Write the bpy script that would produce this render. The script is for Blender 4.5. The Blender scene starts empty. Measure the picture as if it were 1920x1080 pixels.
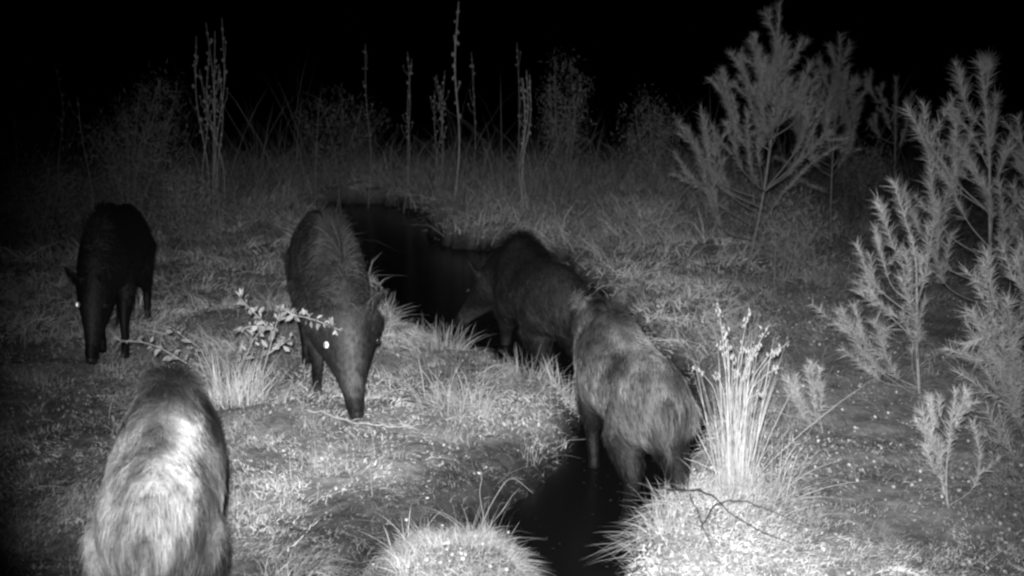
import bpy, bmesh, math, random
import numpy as np
from mathutils import Vector, Matrix

# ------------------------------------------------------------------ camera, world, light, exposure
sc = bpy.context.scene
COL = sc.collection
R = math.radians
CAM_H, PITCH, FPX = 1.8, math.atan(424 / 2059.0), 2059.0      # a trail camera 1.8 m up a tree, looking slightly down
cam_d = bpy.data.cameras.new('camera')
cam = bpy.data.objects.new('camera', cam_d); COL.objects.link(cam)
cam.location = (0, 0, CAM_H); cam.rotation_euler = (math.pi / 2 - PITCH, 0, 0)
cam_d.sensor_width = 36; cam_d.lens = 36 * FPX / 1920; cam_d.clip_start = .05; cam_d.clip_end = 600
cam_d.dof.use_dof = True; cam_d.dof.focus_distance = 4.7; cam_d.dof.aperture_fstop = 4.0      # cheap soft trail-camera lens
sc.camera = cam

W = bpy.data.worlds.new('World'); sc.world = W; W.use_nodes = True
nt = W.node_tree; bg = nt.nodes['Background']
sky = nt.nodes.new('ShaderNodeTexSky'); sky.sky_type = 'NISHITA'; sky.sun_disc = False
sky.sun_elevation = R(-6); sky.sun_rotation = R(160)
bw = nt.nodes.new('ShaderNodeRGBToBW')                        # infrared picture: no colour anywhere
nt.links.new(sky.outputs[0], bw.inputs[0]); nt.links.new(bw.outputs[0], bg.inputs[0])
bg.inputs[1].default_value = .004

moon_d = bpy.data.lights.new('moon', 'SUN'); moon_d.energy = .002; moon_d.angle = R(.5)
moon = bpy.data.objects.new('moon', moon_d); COL.objects.link(moon)
moon.rotation_euler = (R(55), 0, R(-20)); moon.location = (0, 0, 20)

# the trail camera's own infrared lamp, a hand's breadth above the lens: the only real light of this picture
def ray(u, v):
    F = Vector((0, math.cos(PITCH), -math.sin(PITCH))); U = Vector((0, math.sin(PITCH), math.cos(PITCH)))
    return F + Vector((1, 0, 0)) * ((u - 960) / FPX) - U * ((v - 540) / FPX)
IR_POS = Vector((-.03, -.02, CAM_H + .07))
ir_d = bpy.data.lights.new('infrared_lamp', 'SPOT'); ir_d.energy = 2550; ir_d.spot_size = R(59); ir_d.spot_blend = 1
ir_d.shadow_soft_size = .03
ir = bpy.data.objects.new('infrared_lamp', ir_d); COL.objects.link(ir); ir.location = IR_POS
ir.rotation_euler = ray(1060, 610).to_track_quat('-Z', 'Y').to_euler()

vs = sc.view_settings; vs.view_transform = 'Standard'; vs.look = 'None'; vs.gamma = 1; vs.exposure = 0
vs.use_curve_mapping = False
sc.render.engine = 'CYCLES'
sc.cycles.use_denoising = True
sc.cycles.max_bounces = 4; sc.cycles.diffuse_bounces = 2; sc.cycles.glossy_bounces = 2
sc.cycles.pixel_filter_type = 'BLACKMAN_HARRIS'; sc.cycles.filter_width = 2.5

rng = np.random.default_rng(7)
random.seed(7)

# ------------------------------------------------------------------ helpers
def at(u, v, D):
    """world point seen at photo pixel (u, v) at distance D along +Y"""
    d = ray(u, v); p = d * (D / d.y)
    return Vector((p.x, p.y, p.z + CAM_H))
def gnd(u, v, z=0.):
    d = ray(u, v); t = (z - CAM_H) / d.z
    return Vector((d.x * t, d.y * t, z))

_tab = rng.random(4096)
def vn(x, y, s=0):
    x = np.asarray(x, float) + 100.3 + 17 * s; y = np.asarray(y, float) + 300.7 + 5 * s
    ix = np.floor(x).astype(int); iy = np.floor(y).astype(int); fx = x - ix; fy = y - iy
    fx = fx * fx * (3 - 2 * fx); fy = fy * fy * (3 - 2 * fy)
    h = lambda a, b: _tab[(a * 73 + b * 1031 + a * b * 7 + s * 211) & 4095]
    return (h(ix, iy) * (1 - fx) + h(ix + 1, iy) * fx) * (1 - fy) + (h(ix, iy + 1) * (1 - fx) + h(ix + 1, iy + 1) * fx) * fy - .5
def sstep(a, b, x):
    t = np.clip((x - a) / (b - a), 0, 1); return t * t * (3 - 2 * t)

def tag(o, label=None, cat=None, group=None, kind=None):
    if label: o['label'] = label
    if cat: o['category'] = cat
    if group: o['group'] = group
    if kind: o['kind'] = kind
    return o
def empty(name, loc, label, cat, group=None, rz=0.):
    o = bpy.data.objects.new(name, None); COL.objects.link(o); o.empty_display_size = .1
    o.location = loc; o.rotation_euler = (0, 0, rz)
    return tag(o, label, cat, group)
def link(name, me, mat, parent=None, kind=None):
    o = bpy.data.objects.new(name, me); COL.objects.link(o)
    if mat and not me.materials: me.materials.append(mat)
    if parent is not None: o.parent = parent
    if kind: o['kind'] = kind
    return o

def mesh_np(name, V, quads=None, tris=None, tint=None, smooth=True):
    me = bpy.data.meshes.new(name)
    q = np.zeros((0, 4), int) if quads is None else np.asarray(quads, int)
    t = np.zeros((0, 3), int) if tris is None else np.asarray(tris, int)
    me.vertices.add(len(V)); me.vertices.foreach_set('co', np.asarray(V, np.float32).ravel())
    nl = q.size + t.size
    me.loops.add(nl); me.loops.foreach_set('vertex_index', np.concatenate([q.ravel(), t.ravel()]).astype(np.int32))
    me.polygons.add(len(q) + len(t))
    st = np.concatenate([np.arange(len(q)) * 4, q.size + np.arange(len(t)) * 3]).astype(np.int32)
    me.polygons.foreach_set('loop_start', st)
    me.update(calc_edges=True)
    if smooth: me.polygons.foreach_set('use_smooth', np.ones(len(me.polygons), bool))
    if tint is not None:
        a = me.attributes.new('tint', 'FLOAT', 'POINT'); a.data.foreach_set('value', np.asarray(tint, np.float32))
    return me

def strips(root, dirn, length, width, bend, S=2, tint=None, tip=1., side=None):
    """many tapering blades: root Nx3, dirn Nx3 unit, bend Nx3 (added t^2). Returns V, quads, tris, tint"""
    N = len(root); length = np.broadcast_to(length, N); width = np.broadcast_to(width, N)
    if side is None:
        rv = rng.normal(size=(N, 3)); side = np.cross(dirn, rv)
    side = side / (np.linalg.norm(side, axis=1, keepdims=True) + 1e-9)
    ts = np.linspace(0, 1, S + 1); V = np.zeros((N, 2 * S + 1, 3)); T = np.zeros((N, 2 * S + 1))
    tint = np.full(N, .5) if tint is None else np.broadcast_to(tint, N)
    for k, t in enumerate(ts):
        p = root + dirn * (length * t)[:, None] + bend * (length * t * t)[:, None]
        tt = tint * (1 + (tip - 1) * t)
        if k < S:
            w = (width * .5 * (1 - .55 * t))[:, None]
            V[:, 2 * k] = p - side * w; V[:, 2 * k + 1] = p + side * w; T[:, 2 * k] = T[:, 2 * k + 1] = tt
        else:
            V[:, 2 * k] = p; T[:, 2 * k] = tt
    b = (np.arange(N) * (2 * S + 1))[:, None]
    Q = np.concatenate([b + np.array([[2 * k, 2 * k + 1, 2 * k + 3, 2 * k + 2]]) for k in range(S - 1)]) if S > 1 else None
    Tr = b + np.array([[2 * S - 2, 2 * S - 1, 2 * S]])
    return V.reshape(-1, 3), Q, Tr, T.ravel()

def join(parts):
    Vs, Qs, Ts, Cs, off = [], [], [], [], 0
    for V, Q, T, C in parts:
        Vs.append(V); Cs.append(C)
        if Q is not None and len(Q): Qs.append(np.asarray(Q) + off)
        if T is not None and len(T): Ts.append(np.asarray(T) + off)
        off += len(V)
    return np.concatenate(Vs), (np.concatenate(Qs) if Qs else None), (np.concatenate(Ts) if Ts else None), np.concatenate(Cs)

def tube(pts, rad, n=6, tint=.5, cap=True):
    P = np.array([tuple(p) for p in pts], float); m = len(P); rad = np.broadcast_to(rad, m)
    tan = np.gradient(P, axis=0); tan /= np.linalg.norm(tan, axis=1, keepdims=True) + 1e-9
    ref = np.array([.31, .9, .28]); s = np.cross(tan, ref); s /= np.linalg.norm(s, axis=1, keepdims=True); u = np.cross(s, tan)
    a = np.arange(n) * 2 * math.pi / n
    V = (P[:, None] + (np.cos(a)[None, :, None] * s[:, None] + np.sin(a)[None, :, None] * u[:, None]) * rad[:, None, None]).reshape(-1, 3)
    Q = [[i * n + j, i * n + (j + 1) % n, (i + 1) * n + (j + 1) % n, (i + 1) * n + j] for i in range(m - 1) for j in range(n)]
    T = []
    if cap:
        V = np.concatenate([V, P[:1], P[-1:]]); c0, c1 = m * n, m * n + 1
        T = [[(j + 1) % n, j, c0] for j in range(n)] + [[(m - 1) * n + j, (m - 1) * n + (j + 1) % n, c1] for j in range(n)]
    return V, np.array(Q), np.array(T) if T else None, np.full(len(V), tint)

def spline(pts, k=8):
    """Catmull-Rom through pts"""
    P = [Vector(p) for p in pts]; P = [P[0] * 2 - P[1]] + P + [P[-1] * 2 - P[-2]]; out = []
    for i in range(1, len(P) - 2):
        a, b, c, d = P[i - 1:i + 3]
        for j in range(k):
            t = j / k
            out.append(.5 * ((2 * b) + (c - a) * t + (2 * a - 5 * b + 4 * c - d) * t * t + (3 * b - a - 3 * c + d) * t ** 3))
    out.append(P[-2]); return out

# ------------------------------------------------------------------ materials (all grey: the picture is infrared)
def mat(name, lo, hi, rough=.75, scale=30., spec=.25, bump=0., attr=True, coord='Object'):
    m = bpy.data.materials.new(name); m.use_nodes = True; n = m.node_tree; b = n.nodes['Principled BSDF']
    b.inputs['Roughness'].default_value = rough; b.inputs['Specular IOR Level'].default_value = spec
    tc = n.nodes.new('ShaderNodeTexCoord'); no = n.nodes.new('ShaderNodeTexNoise'); no.inputs['Scale'].default_value = scale
    no.inputs['Detail'].default_value = 5
    n.links.new(tc.outputs[coord], no.inputs['Vector'])
    mr = n.nodes.new('ShaderNodeMapRange'); mr.inputs[1].default_value = .3; mr.inputs[2].default_value = .7
    mr.inputs[3].default_value = lo; mr.inputs[4].default_value = hi
    n.links.new(no.outputs[0], mr.inputs[0]); out = mr.outputs[0]
    if attr:
        at_ = n.nodes.new('ShaderNodeAttribute'); at_.attribute_name = 'tint'
        mu = n.nodes.new('ShaderNodeMath'); mu.operation = 'MULTIPLY'
        n.links.new(out, mu.inputs[0]); n.links.new(at_.outputs['Fac'], mu.inputs[1]); out = mu.outputs[0]
    n.links.new(out, b.inputs['Base Color'])
    if bump:
        bp = n.nodes.new('ShaderNodeBump'); bp.inputs['Strength'].default_value = bump; bp.inputs['Distance'].default_value = .01
        n.links.new(no.outputs[0], bp.inputs['Height']); n.links.new(bp.outputs[0], b.inputs['Normal'])
    return m
M = dict(
    soil=mat('soil', .5, 1.0, .9, 25, .1, .8),
    grass=mat('grass_blades', .75, 1.15, .7, 6, .2),
    leaf=mat('leaves', .8, 1.1, .6, 12, .3),
    needle=mat('pine_needles', .75, 1.1, .6, 9, .25),
    bark=mat('bark', .6, 1.1, .85, 60, .2, .6),
    dry=mat('dry_stem', .7, 1.1, .8, 40, .2),
    rush=mat('rush_stem', .8, 1.1, .6, 20, .3),
    coat=mat('boar_coat', .65, 1.25, .6, 7, .3),
    skin=mat('boar_skin', .4, 1.3, .65, 38, .3, .9),
    nose=mat('boar_nose', .012, .03, .5, 60, .3, .2, attr=False),
    petal=mat('petals', .35, .55, .6, 40, .2, attr=False),
)
def plain(name, col, rough, metal=0., spec=.5):
    m = bpy.data.materials.new(name); m.use_nodes = True; b = m.node_tree.nodes['Principled BSDF']
    b.inputs['Base Color'].default_value = (col, col, col, 1); b.inputs['Roughness'].default_value = rough
    b.inputs['Metallic'].default_value = metal; b.inputs['Specular IOR Level'].default_value = spec
    return m
M['eye'] = plain('eye_ball', .02, .15)
M['tapetum'] = plain('tapetum', .9, .34, 1.)          # the mirror layer at the back of a night eye: shines back at the lamp
wm = bpy.data.materials.new('still_water'); wm.use_nodes = True; wb = wm.node_tree.nodes['Principled BSDF']
wb.inputs['Base Color'].default_value = (.006, .006, .006, 1); wb.inputs['Roughness'].default_value = .22
wb.inputs['Specular IOR Level'].default_value = .12
wn = wm.node_tree.nodes.new('ShaderNodeTexNoise'); wn.inputs['Scale'].default_value = 9
wbp = wm.node_tree.nodes.new('ShaderNodeBump'); wbp.inputs['Strength'].default_value = .12; wbp.inputs['Distance'].default_value = .01
wm.node_tree.links.new(wn.outputs[0], wbp.inputs['Height']); wm.node_tree.links.new(wbp.outputs[0], wb.inputs['Normal'])
M['water'] = wm

# ------------------------------------------------------------------ ground with a wet ditch
def poly_world(px): return np.array([tuple(gnd(u, v))[:2] for u, v in px])
POND = poly_world([(565, 366), (640, 360), (705, 358), (760, 368), (800, 384), (850, 396), (815, 412), (850, 436), (930, 442), (1050, 462),
                   (1130, 510), (1190, 580), (1220, 630), (1290, 660), (1345, 760), (1300, 830), (1235, 890), (1215, 960), (1195, 1030), (1185, 1090), (1185, 1160),
                   (975, 1160), (985, 1075), (970, 1020), (925, 982), (860, 972), (780, 978), (725, 1005), (670, 1085), (620, 1120), (560, 1110), (630, 1045), (705, 980),
                   (800, 945), (890, 915), (965, 865), (1015, 815), (1065, 735), (1035, 690), (940, 668), (890, 640), (800, 612), (735, 580), (690, 510), (640, 440)])
def sdist(x, y, poly):
    """signed distance to polygon, positive inside"""
    x = np.asarray(x, float); y = np.asarray(y, float); d = np.full(x.shape, 1e9); ins = np.zeros(x.shape, bool)
    n = len(poly)
    for i in range(n):
        ax, ay = poly[i]; bx, by = poly[(i + 1) % n]; ex, ey = bx - ax, by - ay
        t = np.clip(((x - ax) * ex + (y - ay) * ey) / (ex * ex + ey * ey), 0, 1)
        d = np.minimum(d, np.hypot(x - ax - t * ex, y - ay - t * ey))
        c = (ay > y) != (by > y)
        with np.errstate(divide='ignore', invalid='ignore'):
            c &= x < (bx - ax) * (y - ay) / (by - ay if by != ay else 1e-9) + ax
        ins ^= c
    return np.where(ins, d, -d)
HUM = [(gnd(865, 1075), .30, .20, .12), (gnd(1370, 985), .60, .40, .05), (gnd(760, 760), .9, .5, .07), (gnd(460, 800), .6, .5, .05), (gnd(960, 400), 2.2, 1.2, .12)]
def ditch(x, y):
    w = vn(x * 3.1, y * 3.1, 3) * .18 + vn(x * 9, y * 9, 4) * .16 + vn(x * 21, y * 21, 7) * .06
    far = np.clip((y - 4) / 6, .35, 1)
    return sdist(x, y, POND) + w * far
def height(x, y, dd=None):
    x = np.asarray(x, float); y = np.asarray(y, float)
    z = .11 * vn(x * .7, y * .7, 1) + .06 * vn(x * 2.1, y * 2.1, 2) + .035 * vn(x * 5.3, y * 5.3, 5) + .02 * vn(x * 14, y * 14, 6)
    for c, rx, ry, h in HUM:
        z = z + h * np.exp(-((x - c.x) / rx) ** 2 - ((y - c.y) / ry) ** 2)
    z = z - .05 * np.maximum(0, y - 17) * sstep(15, 24, y)
    dd = ditch(x, y) if dd is None else dd
    k = sstep(-.10, .16, dd)
    z = z * (1 - .8 * k) - .24 * k
    return z
def hz(x, y): return float(height(np.array([x]), np.array([y]))[0])

n = 440; t = np.linspace(-1, 1, n)
gx = .67 * np.sinh(6 * t); gy = 4.6 + .8 * np.sinh(6 * t)
X, Y = np.meshgrid(gx, gy); X, Y = X.ravel(), Y.ravel()
dd = ditch(X, Y); Z = height(X, Y, dd)
idx = np.arange(n * n).reshape(n, n)
Q = np.stack([idx[:-1, :-1], idx[:-1, 1:], idx[1:, 1:], idx[1:, :-1]], -1).reshape(-1, 4)
wet = sstep(-.12, .06, dd)
soil_t = (1 - .7 * sstep(-.50, -.12, dd) * sstep(5.4, 4.9, Y) * sstep(.13, .06, X / np.maximum(Y, .5))) * (.30 + .16 * vn(X * 4, Y * 4, 8) + .12 * vn(X * 17, Y * 17, 9)) * (1 - wet) + .018 * wet  # bank shade left of the near channel is put into the soil tint too
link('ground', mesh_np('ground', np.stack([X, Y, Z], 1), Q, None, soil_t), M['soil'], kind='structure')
mn, mx = POND.min(0) - .3, POND.max(0) + .3
wv = np.array([[mn[0], mn[1], -.165], [mx[0], mn[1], -.165], [mx[0], mx[1], -.165], [mn[0], mx[1], -.165]])
link('ditch_water', mesh_np('ditch_water', wv, [[0, 1, 2, 3]]), M['water'], kind='structure')

# ------------------------------------------------------------------ grass and low leaves (nobody could count them)
def scatter(N, y0, y1, power, spread=.60, extra=.8):
    r = rng.random(N); a = 1 - power
    y = (y0 ** a + r * (y1 ** a - y0 ** a)) ** (1 / a)
    return (rng.random(N) * 2 - 1) * (spread * y + extra), y
def blades(N, y0, y1, power, hmin, hmax, w, lean, sag, tint, S=2, clump=(3., .6), keep_out=.02, fade=None, seed=0):
    x, y = scatter(N, y0, y1, power); d = ditch(x, y)
    cl = vn(x * clump[0], y * clump[0], 11 + seed) + .5 * vn(x * clump[0] * 3, y * clump[0] * 3, 12 + seed)
    k = (d < keep_out + rng.normal(size=N) * .04) & (rng.random(N) < .78 + clump[1] * cl * 1.5)
    if fade: k &= rng.random(N) < sstep(fade[0], fade[1], y + 2.2 * vn(x * .9, y * .9, 77)) * sstep(fade[3], fade[2], y + 2.5 * vn(x * .5, y * .5, 78))
    x, y, d, cl = x[k], y[k], d[k], cl[k]; m = len(x)
    z = height(x, y, d) - .006
    az = rng.random(m) * 2 * math.pi
    # lie of the sward: neighbouring blades lean the same way
    az2 = vn(x * 1.3, y * 1.3, 21) * 14
    mix = rng.random(m)
    az = np.where(mix < .55, az2 + rng.normal(size=m) * .5, az)
    ln = np.abs(rng.normal(size=m)) * lean
    di = np.stack([np.cos(az) * np.sin(ln), np.sin(az) * np.sin(ln), np.cos(ln)], 1)
    h = (hmin + (hmax - hmin) * rng.random(m) ** 1.6) * (1 + .9 * cl)
    s = sag * (.3 + rng.random(m)); bend = np.stack([np.cos(az) * s, np.sin(az) * s, -s * .8], 1)
    right_tone = 1 - .60 * sstep(.15, .32, x / y + .10 * vn(x * 1.1, y * 1.1, 35)) * sstep(3.4, 4.6, y)  # grass tint gets darker towards the right
    bank_shade = 1 - .72 * sstep(-.50, -.12, d) * sstep(5.4, 4.9, y) * sstep(.13, .06, x / y)      # shade of the near left bank, put into the grass tint
    ti = tint * right_tone * bank_shade * (.72 + .5 * rng.random(m)) * np.clip(1 + 1.1 * vn(x * 1.7, y * 1.7, 31) + 1.1 * vn(x * 5.5, y * 5.5, 32), .22, 2)
    return strips(np.stack([x, y, z], 1), di, h, w * (.6 + .8 * rng.random(m)), bend, S, ti, 1.25)
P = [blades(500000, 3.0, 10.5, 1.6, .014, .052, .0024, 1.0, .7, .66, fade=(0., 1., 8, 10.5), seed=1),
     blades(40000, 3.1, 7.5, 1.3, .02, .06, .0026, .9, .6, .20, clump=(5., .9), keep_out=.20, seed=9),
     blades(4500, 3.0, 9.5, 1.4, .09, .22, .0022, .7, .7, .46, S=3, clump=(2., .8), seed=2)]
cx, cyy = scatter(260, 3.1, 9, 1.5); per_ = 70
x = np.repeat(cx, per_) + rng.normal(size=260 * per_) * .035; y = np.repeat(cyy, per_) + rng.normal(size=260 * per_) * .035; d_ = ditch(x, y)
x, y, d_ = x[d_ < .0], y[d_ < .0], d_[d_ < .0]; m = len(x); az = rng.random(m) * 6.283; ln = np.abs(rng.normal(size=m)) * .6; s_ = .5 * rng.random(m)
P.append(strips(np.stack([x, y, height(x, y, d_) - .005], 1), np.stack([np.cos(az) * np.sin(ln), np.sin(az) * np.sin(ln), np.cos(ln)], 1), .04 + .10 * rng.random(m) ** 1.5, .0024,
                np.stack([np.cos(az) * s_, np.sin(az) * s_, -s_], 1), 2, .50 * (.5 + .8 * rng.random(m)) * (1 - .5 * sstep(.16, .34, x / y))))
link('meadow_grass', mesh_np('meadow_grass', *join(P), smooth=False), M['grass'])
tag(bpy.data.objects['meadow_grass'], 'short tangled meadow grass covering the ground near the boars', 'grass', kind='stuff')
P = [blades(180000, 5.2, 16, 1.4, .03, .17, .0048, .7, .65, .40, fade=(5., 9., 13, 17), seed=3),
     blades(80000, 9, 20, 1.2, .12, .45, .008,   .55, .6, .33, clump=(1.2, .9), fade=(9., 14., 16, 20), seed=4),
     blades(26000, 13, 22, 1.2, .25, .85, .009, .4, .6, .22, clump=(.6, 1.3), fade=(13., 17., 17, 22), seed=5)]  # tint falls band by band, standing in for shade within the far growth
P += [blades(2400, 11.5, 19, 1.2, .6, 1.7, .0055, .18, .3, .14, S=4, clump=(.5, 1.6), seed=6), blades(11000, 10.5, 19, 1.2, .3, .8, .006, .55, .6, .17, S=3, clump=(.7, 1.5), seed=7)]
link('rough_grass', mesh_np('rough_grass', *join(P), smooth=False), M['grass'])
tag(bpy.data.objects['rough_grass'], 'rough taller grass fading into the dark behind the ditch', 'grass', kind='stuff')
# low round leaves among the grass
def leaves_flat(x, y, size, tint, lift=.03):
    m = len(x); z = height(x, y) + lift * rng.random(m) + .012
    c = np.stack([x, y, z], 1); nrm = rng.normal(size=(m, 3)) * .55 + np.array([0, -.25, 1.]); nrm /= np.linalg.norm(nrm, axis=1, keepdims=True)
    a = np.cross(nrm, rng.normal(size=(m, 3))); a /= np.linalg.norm(a, axis=1, keepdims=True); b = np.cross(nrm, a)
    s = size * (.5 + rng.random(m)); V = np.zeros((m, 6, 3))
    for k in range(6):
        an = k * math.pi / 3; r = [1.15, .9, .85, .75, .85, .9][k]
        V[:, k] = c + (a * math.cos(an) + b * math.sin(an) * .8) * (s * r)[:, None] + nrm * (s * (.18 if k in (1, 2, 4, 5) else 0))[:, None]
    bs = (np.arange(m) * 6)[:, None]
    Qd = np.concatenate([bs + np.array([[0, 1, 2, 3]]), bs + np.array([[0, 3, 4, 5]])])
    return V.reshape(-1, 3), Qd, None, np.repeat(tint * (.6 + .8 * rng.random(m)), 6)
x, y = scatter(30000, 3.2, 9, 1.7); dl = ditch(x, y); k = (dl < -.02 - .45 * ((y < 5.2) & (x / y < .1)) * rng.random(len(x))) & (rng.random(len(x)) < .45 + 1.7 * vn(x * 1.9, y * 1.9, 41)); x, y = x[k], y[k]
P = [leaves_flat(x, y, .0070, .46)]
link('ground_leaves', mesh_np('ground_leaves', *join(P), smooth=False), M['leaf'])
tag(bpy.data.objects['ground_leaves'], 'small round leaves scattered low among the meadow grass', 'ground cover', kind='stuff')

x, y = scatter(9000, 3.3, 12, 1.4, .3, .5); k = ditch(x, y) > .05; x, y = x[k][:220], y[k][:220]
V, Qd, T, C = leaves_flat(x, y, .006, .03); V[:, 2] += np.repeat(-.158 - V.reshape(-1, 6, 3)[:, :, 2].mean(1), 6); V[:, 2] = -.160 + (V[:, 2] + .158) * .25
o = link('floating_leaves', mesh_np('floating_leaves', V, Qd, T, C, smooth=False), M['leaf'])
tag(o, 'small dark leaf bits floating on the ditch water', 'leaf litter', kind='stuff')

# ------------------------------------------------------------------ wild boars
def loft(stations, n=20):
    """stations: (pos, halfwidth, up, down) along the spine; rings of n"""
    P = np.array([tuple(s[0]) for s in stations], float); m = len(P)
    tan = np.gradient(P, axis=0); tan /= np.linalg.norm(tan, axis=1, keepdims=True)
    sd = np.cross(np.array([0, 0, 1.]), tan); sd /= np.linalg.norm(sd, axis=1, keepdims=True); up = np.cross(tan, sd)
    a = np.arange(n) * 2 * math.pi / n; V = []
    for i in range(m):
        w, hu, hd = stations[i][1:]
        c, s = np.cos(a), np.sin(a)
        hh = np.where(s > 0, hu, hd)
        ww = w * (1 - .28 * np.clip(s, 0, 1) ** 2)              # narrower towards the ridge of the back
        V.append(P[i] + sd[i] * (c * ww)[:, None] + up[i] * (s * hh)[:, None])
    V = np.concatenate(V)
    Qd = [[i * n + j, i * n + (j + 1) % n, (i + 1) * n + (j + 1) % n, (i + 1) * n + j] for i in range(m - 1) for j in range(n)]
    V = np.concatenate([V, P[:1] - tan[:1] * .02, P[-1:] + tan[-1:] * .008])
    T = [[(j + 1) % n, j, m * n] for j in range(n)] + [[(m - 1) * n + j, (m - 1) * n + (j + 1) % n, m * n + 1] for j in range(n)]
    return V, np.array(Qd), np.array(T), np.full(len(V), .5)

def wild_boar(label, loc, heading, scale=1., neck=(35, 0), head=(60, 0), shade=.05, lite=2.2, strands=15000, swing=(0, 0, 0, 0),
              gaze=(False, False), sag=0., seed=1, curve=0., patch=0., pattern=None, fw=.0030, slim=1., headw=1.):
    global rng
    keep = rng; rng = np.random.default_rng(seed)
    root = empty('wild_boar', loc, label, 'wild boar', 'wild boars feeding at the ditch at night', R(heading))
    root.scale = (scale, scale * slim, scale)
    def dirv(pitch, yaw): return Vector((math.cos(R(pitch)) * math.cos(R(yaw)), math.cos(R(pitch)) * math.sin(R(yaw)), -math.sin(R(pitch))))
    nd, hd = dirv(*neck), dirv(*head)
    cy = lambda x: curve * x * x
    S = [((-.64, cy(-.64), .60), .05, .07, .09), ((-.60, cy(-.60), .595), .10, .13, .15), ((-.52, cy(-.52), .585), .15, .18, .20), ((-.40, cy(-.4), .575), .185, .205, .225),
         ((-.22, cy(-.22), .565), .195, .21, .23), ((-.02, 0, .565), .20, .225, .235), ((.16, cy(.16), .575), .20, .25, .235), ((.30, cy(.3), .585), .185, .262, .225)]
    N0 = Vector((.42, cy(.42), .585)); N2 = N0 + nd * .20
    S += [(N0, .170, .230, .205), (N0 + nd * .09, .155, .195, .185), (N0 + nd * .16, .145, .160, .170)]
    for dl, w, u, dn in ((.06, .138, .125, .150), (.12, .125, .105, .135), (.19, .098, .085, .105), (.27, .070, .066, .078), (.35, .052, .052, .056), (.415, .048, .047, .047), (.435, .042, .042, .042)):
        S.append((N2 + hd * dl, w * (1 + (headw - 1) * (1 - dl / .44)), u, dn))
    parts = [loft(S)]
    hs = Vector((0, 0, 1)).cross(hd).normalized(); hu = hd.cross(hs)      # head side and head up
    for k, (bx, sy, front) in enumerate(((.28, 1, 1), (.28, -1, 1), (-.42, 1, 0), (-.42, -1, 0))):
        sw = swing[k]; yy = sy * .105
        if front: J = [(bx, yy * .9, .52), (bx - .03, yy * 1.1, .40), (bx + .02 + sw * .5, yy, .22), (bx + .0 + sw * .9, yy, .08), (bx + .01 + sw, yy, .045), (bx + .035 + sw, yy, .002)]; rd = [.105, .078, .042, .030, .034, .036]
        else: J = [(bx, yy * .7, .54), (bx + .08, yy * .95, .39), (bx - .06 + sw * .5, yy, .235), (bx - .02 + sw * .9, yy, .09), (bx - .01 + sw, yy, .045), (bx + .02 + sw, yy, .002)]; rd = [.15, .108, .045, .031, .034, .036]
        pts = spline(J, 4); rr = np.interp(np.linspace(0, 1, len(pts)), np.linspace(0, 1, len(rd)), rd)
        parts.append(tube(pts, rr, 10))
    for sg in (1, -1):                                                   # ears
        b = N2 + hd * .03 + hs * (.085 * sg) + hu * .085; d = (hu * .75 - hd * .35 + hs * (.5 * sg)).normalized()
        sv = d.cross(hd).normalized(); V = []; n_ = 8
        ef = sv.cross(d)
        for i, (l, w) in enumerate(((-.02, .030), (.03, .045), (.075, .042), (.115, .024), (.145, .006))):
            for j in range(n_):
                an = j * 2 * math.pi / n_; V.append(tuple(b + d * l + sv * (math.cos(an) * w) + ef * (math.sin(an) * .013)))
        Qd = [[i * n_ + j, i * n_ + (j + 1) % n_, (i + 1) * n_ + (j + 1) % n_, (i + 1) * n_ + j] for i in range(4) for j in range(n_)]
        parts.append((np.array(V), np.array(Qd), np.array([[j, (j + 1) % n_, 0] for j in range(1, n_ - 1)] + [[32 + j, 32, 32 + (j + 1) % n_] for j in range(1, n_ - 1)]), np.full(len(V), .5)))
    tl = spline([(-.60, cy(-.6), .66), (-.68, cy(-.65), .60), (-.70, cy(-.65) + .02, .46), (-.69, cy(-.65) - .01, .36)], 5)
    parts.append(tube(tl, np.linspace(.022, .010, len(tl)), 7))
    V, Qd, T, C = join(parts)
    tmp = bpy.data.objects.new('tmp', mesh_np('tmp', V, Qd, T)); COL.objects.link(tmp)
    rm = tmp.modifiers.new('r', 'REMESH'); rm.mode = 'VOXEL'; rm.voxel_size = .013
    sm = tmp.modifiers.new('s', 'SMOOTH'); sm.iterations = 6; sm.factor = .5
    dg = bpy.context.evaluated_depsgraph_get(); me = bpy.data.meshes.new_from_object(tmp.evaluated_get(dg))
    old = tmp.data; bpy.data.objects.remove(tmp); bpy.data.meshes.remove(old)
    me.name = 'boar_body'; me.materials.clear()
    me.polygons.foreach_set('use_smooth', np.ones(len(me.polygons), bool))
    co = np.zeros(len(me.vertices) * 3, np.float32); me.vertices.foreach_get('co', co); co = co.reshape(-1, 3)
    def tone(p):
        """coat colour: dark legs, snout and spine crest, grizzled sides"""
        x_, y_, z_ = p[:, 0], p[:, 1], p[:, 2]
        hx = (p - np.array(N2)) @ np.array(hd)
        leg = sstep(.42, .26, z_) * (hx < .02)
        sn = sstep(.20, .42, hx)
        crest = sstep(.06, .01, np.abs(y_ - cy(x_))) * sstep(.6, .72, z_) * sstep(-.45, .1, x_)
        side_ = np.abs((p - np.array(N2)) @ np.array(hs)); onh = sstep(.02, .12, hx)
        face = 1 + onh * (1.0 * sstep(.065, .02, side_) - .65 * sstep(.05, .10, side_)) ; face = face * (1 - .75 * sstep(.355, .385, hx))
        nz = vn(x_ * 5 + 9 * seed, z_ * 5 + y_ * 4, 50 + seed) + .6 * vn(x_ * 13, z_ * 13 + y_ * 11, 51 + seed)
        pt = sstep(.05, .35, vn(x_ * 3.2 + seed * 3, y_ * 4.5 + z_ * 2, 53 + seed) + .15)
        ex = 1.
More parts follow.
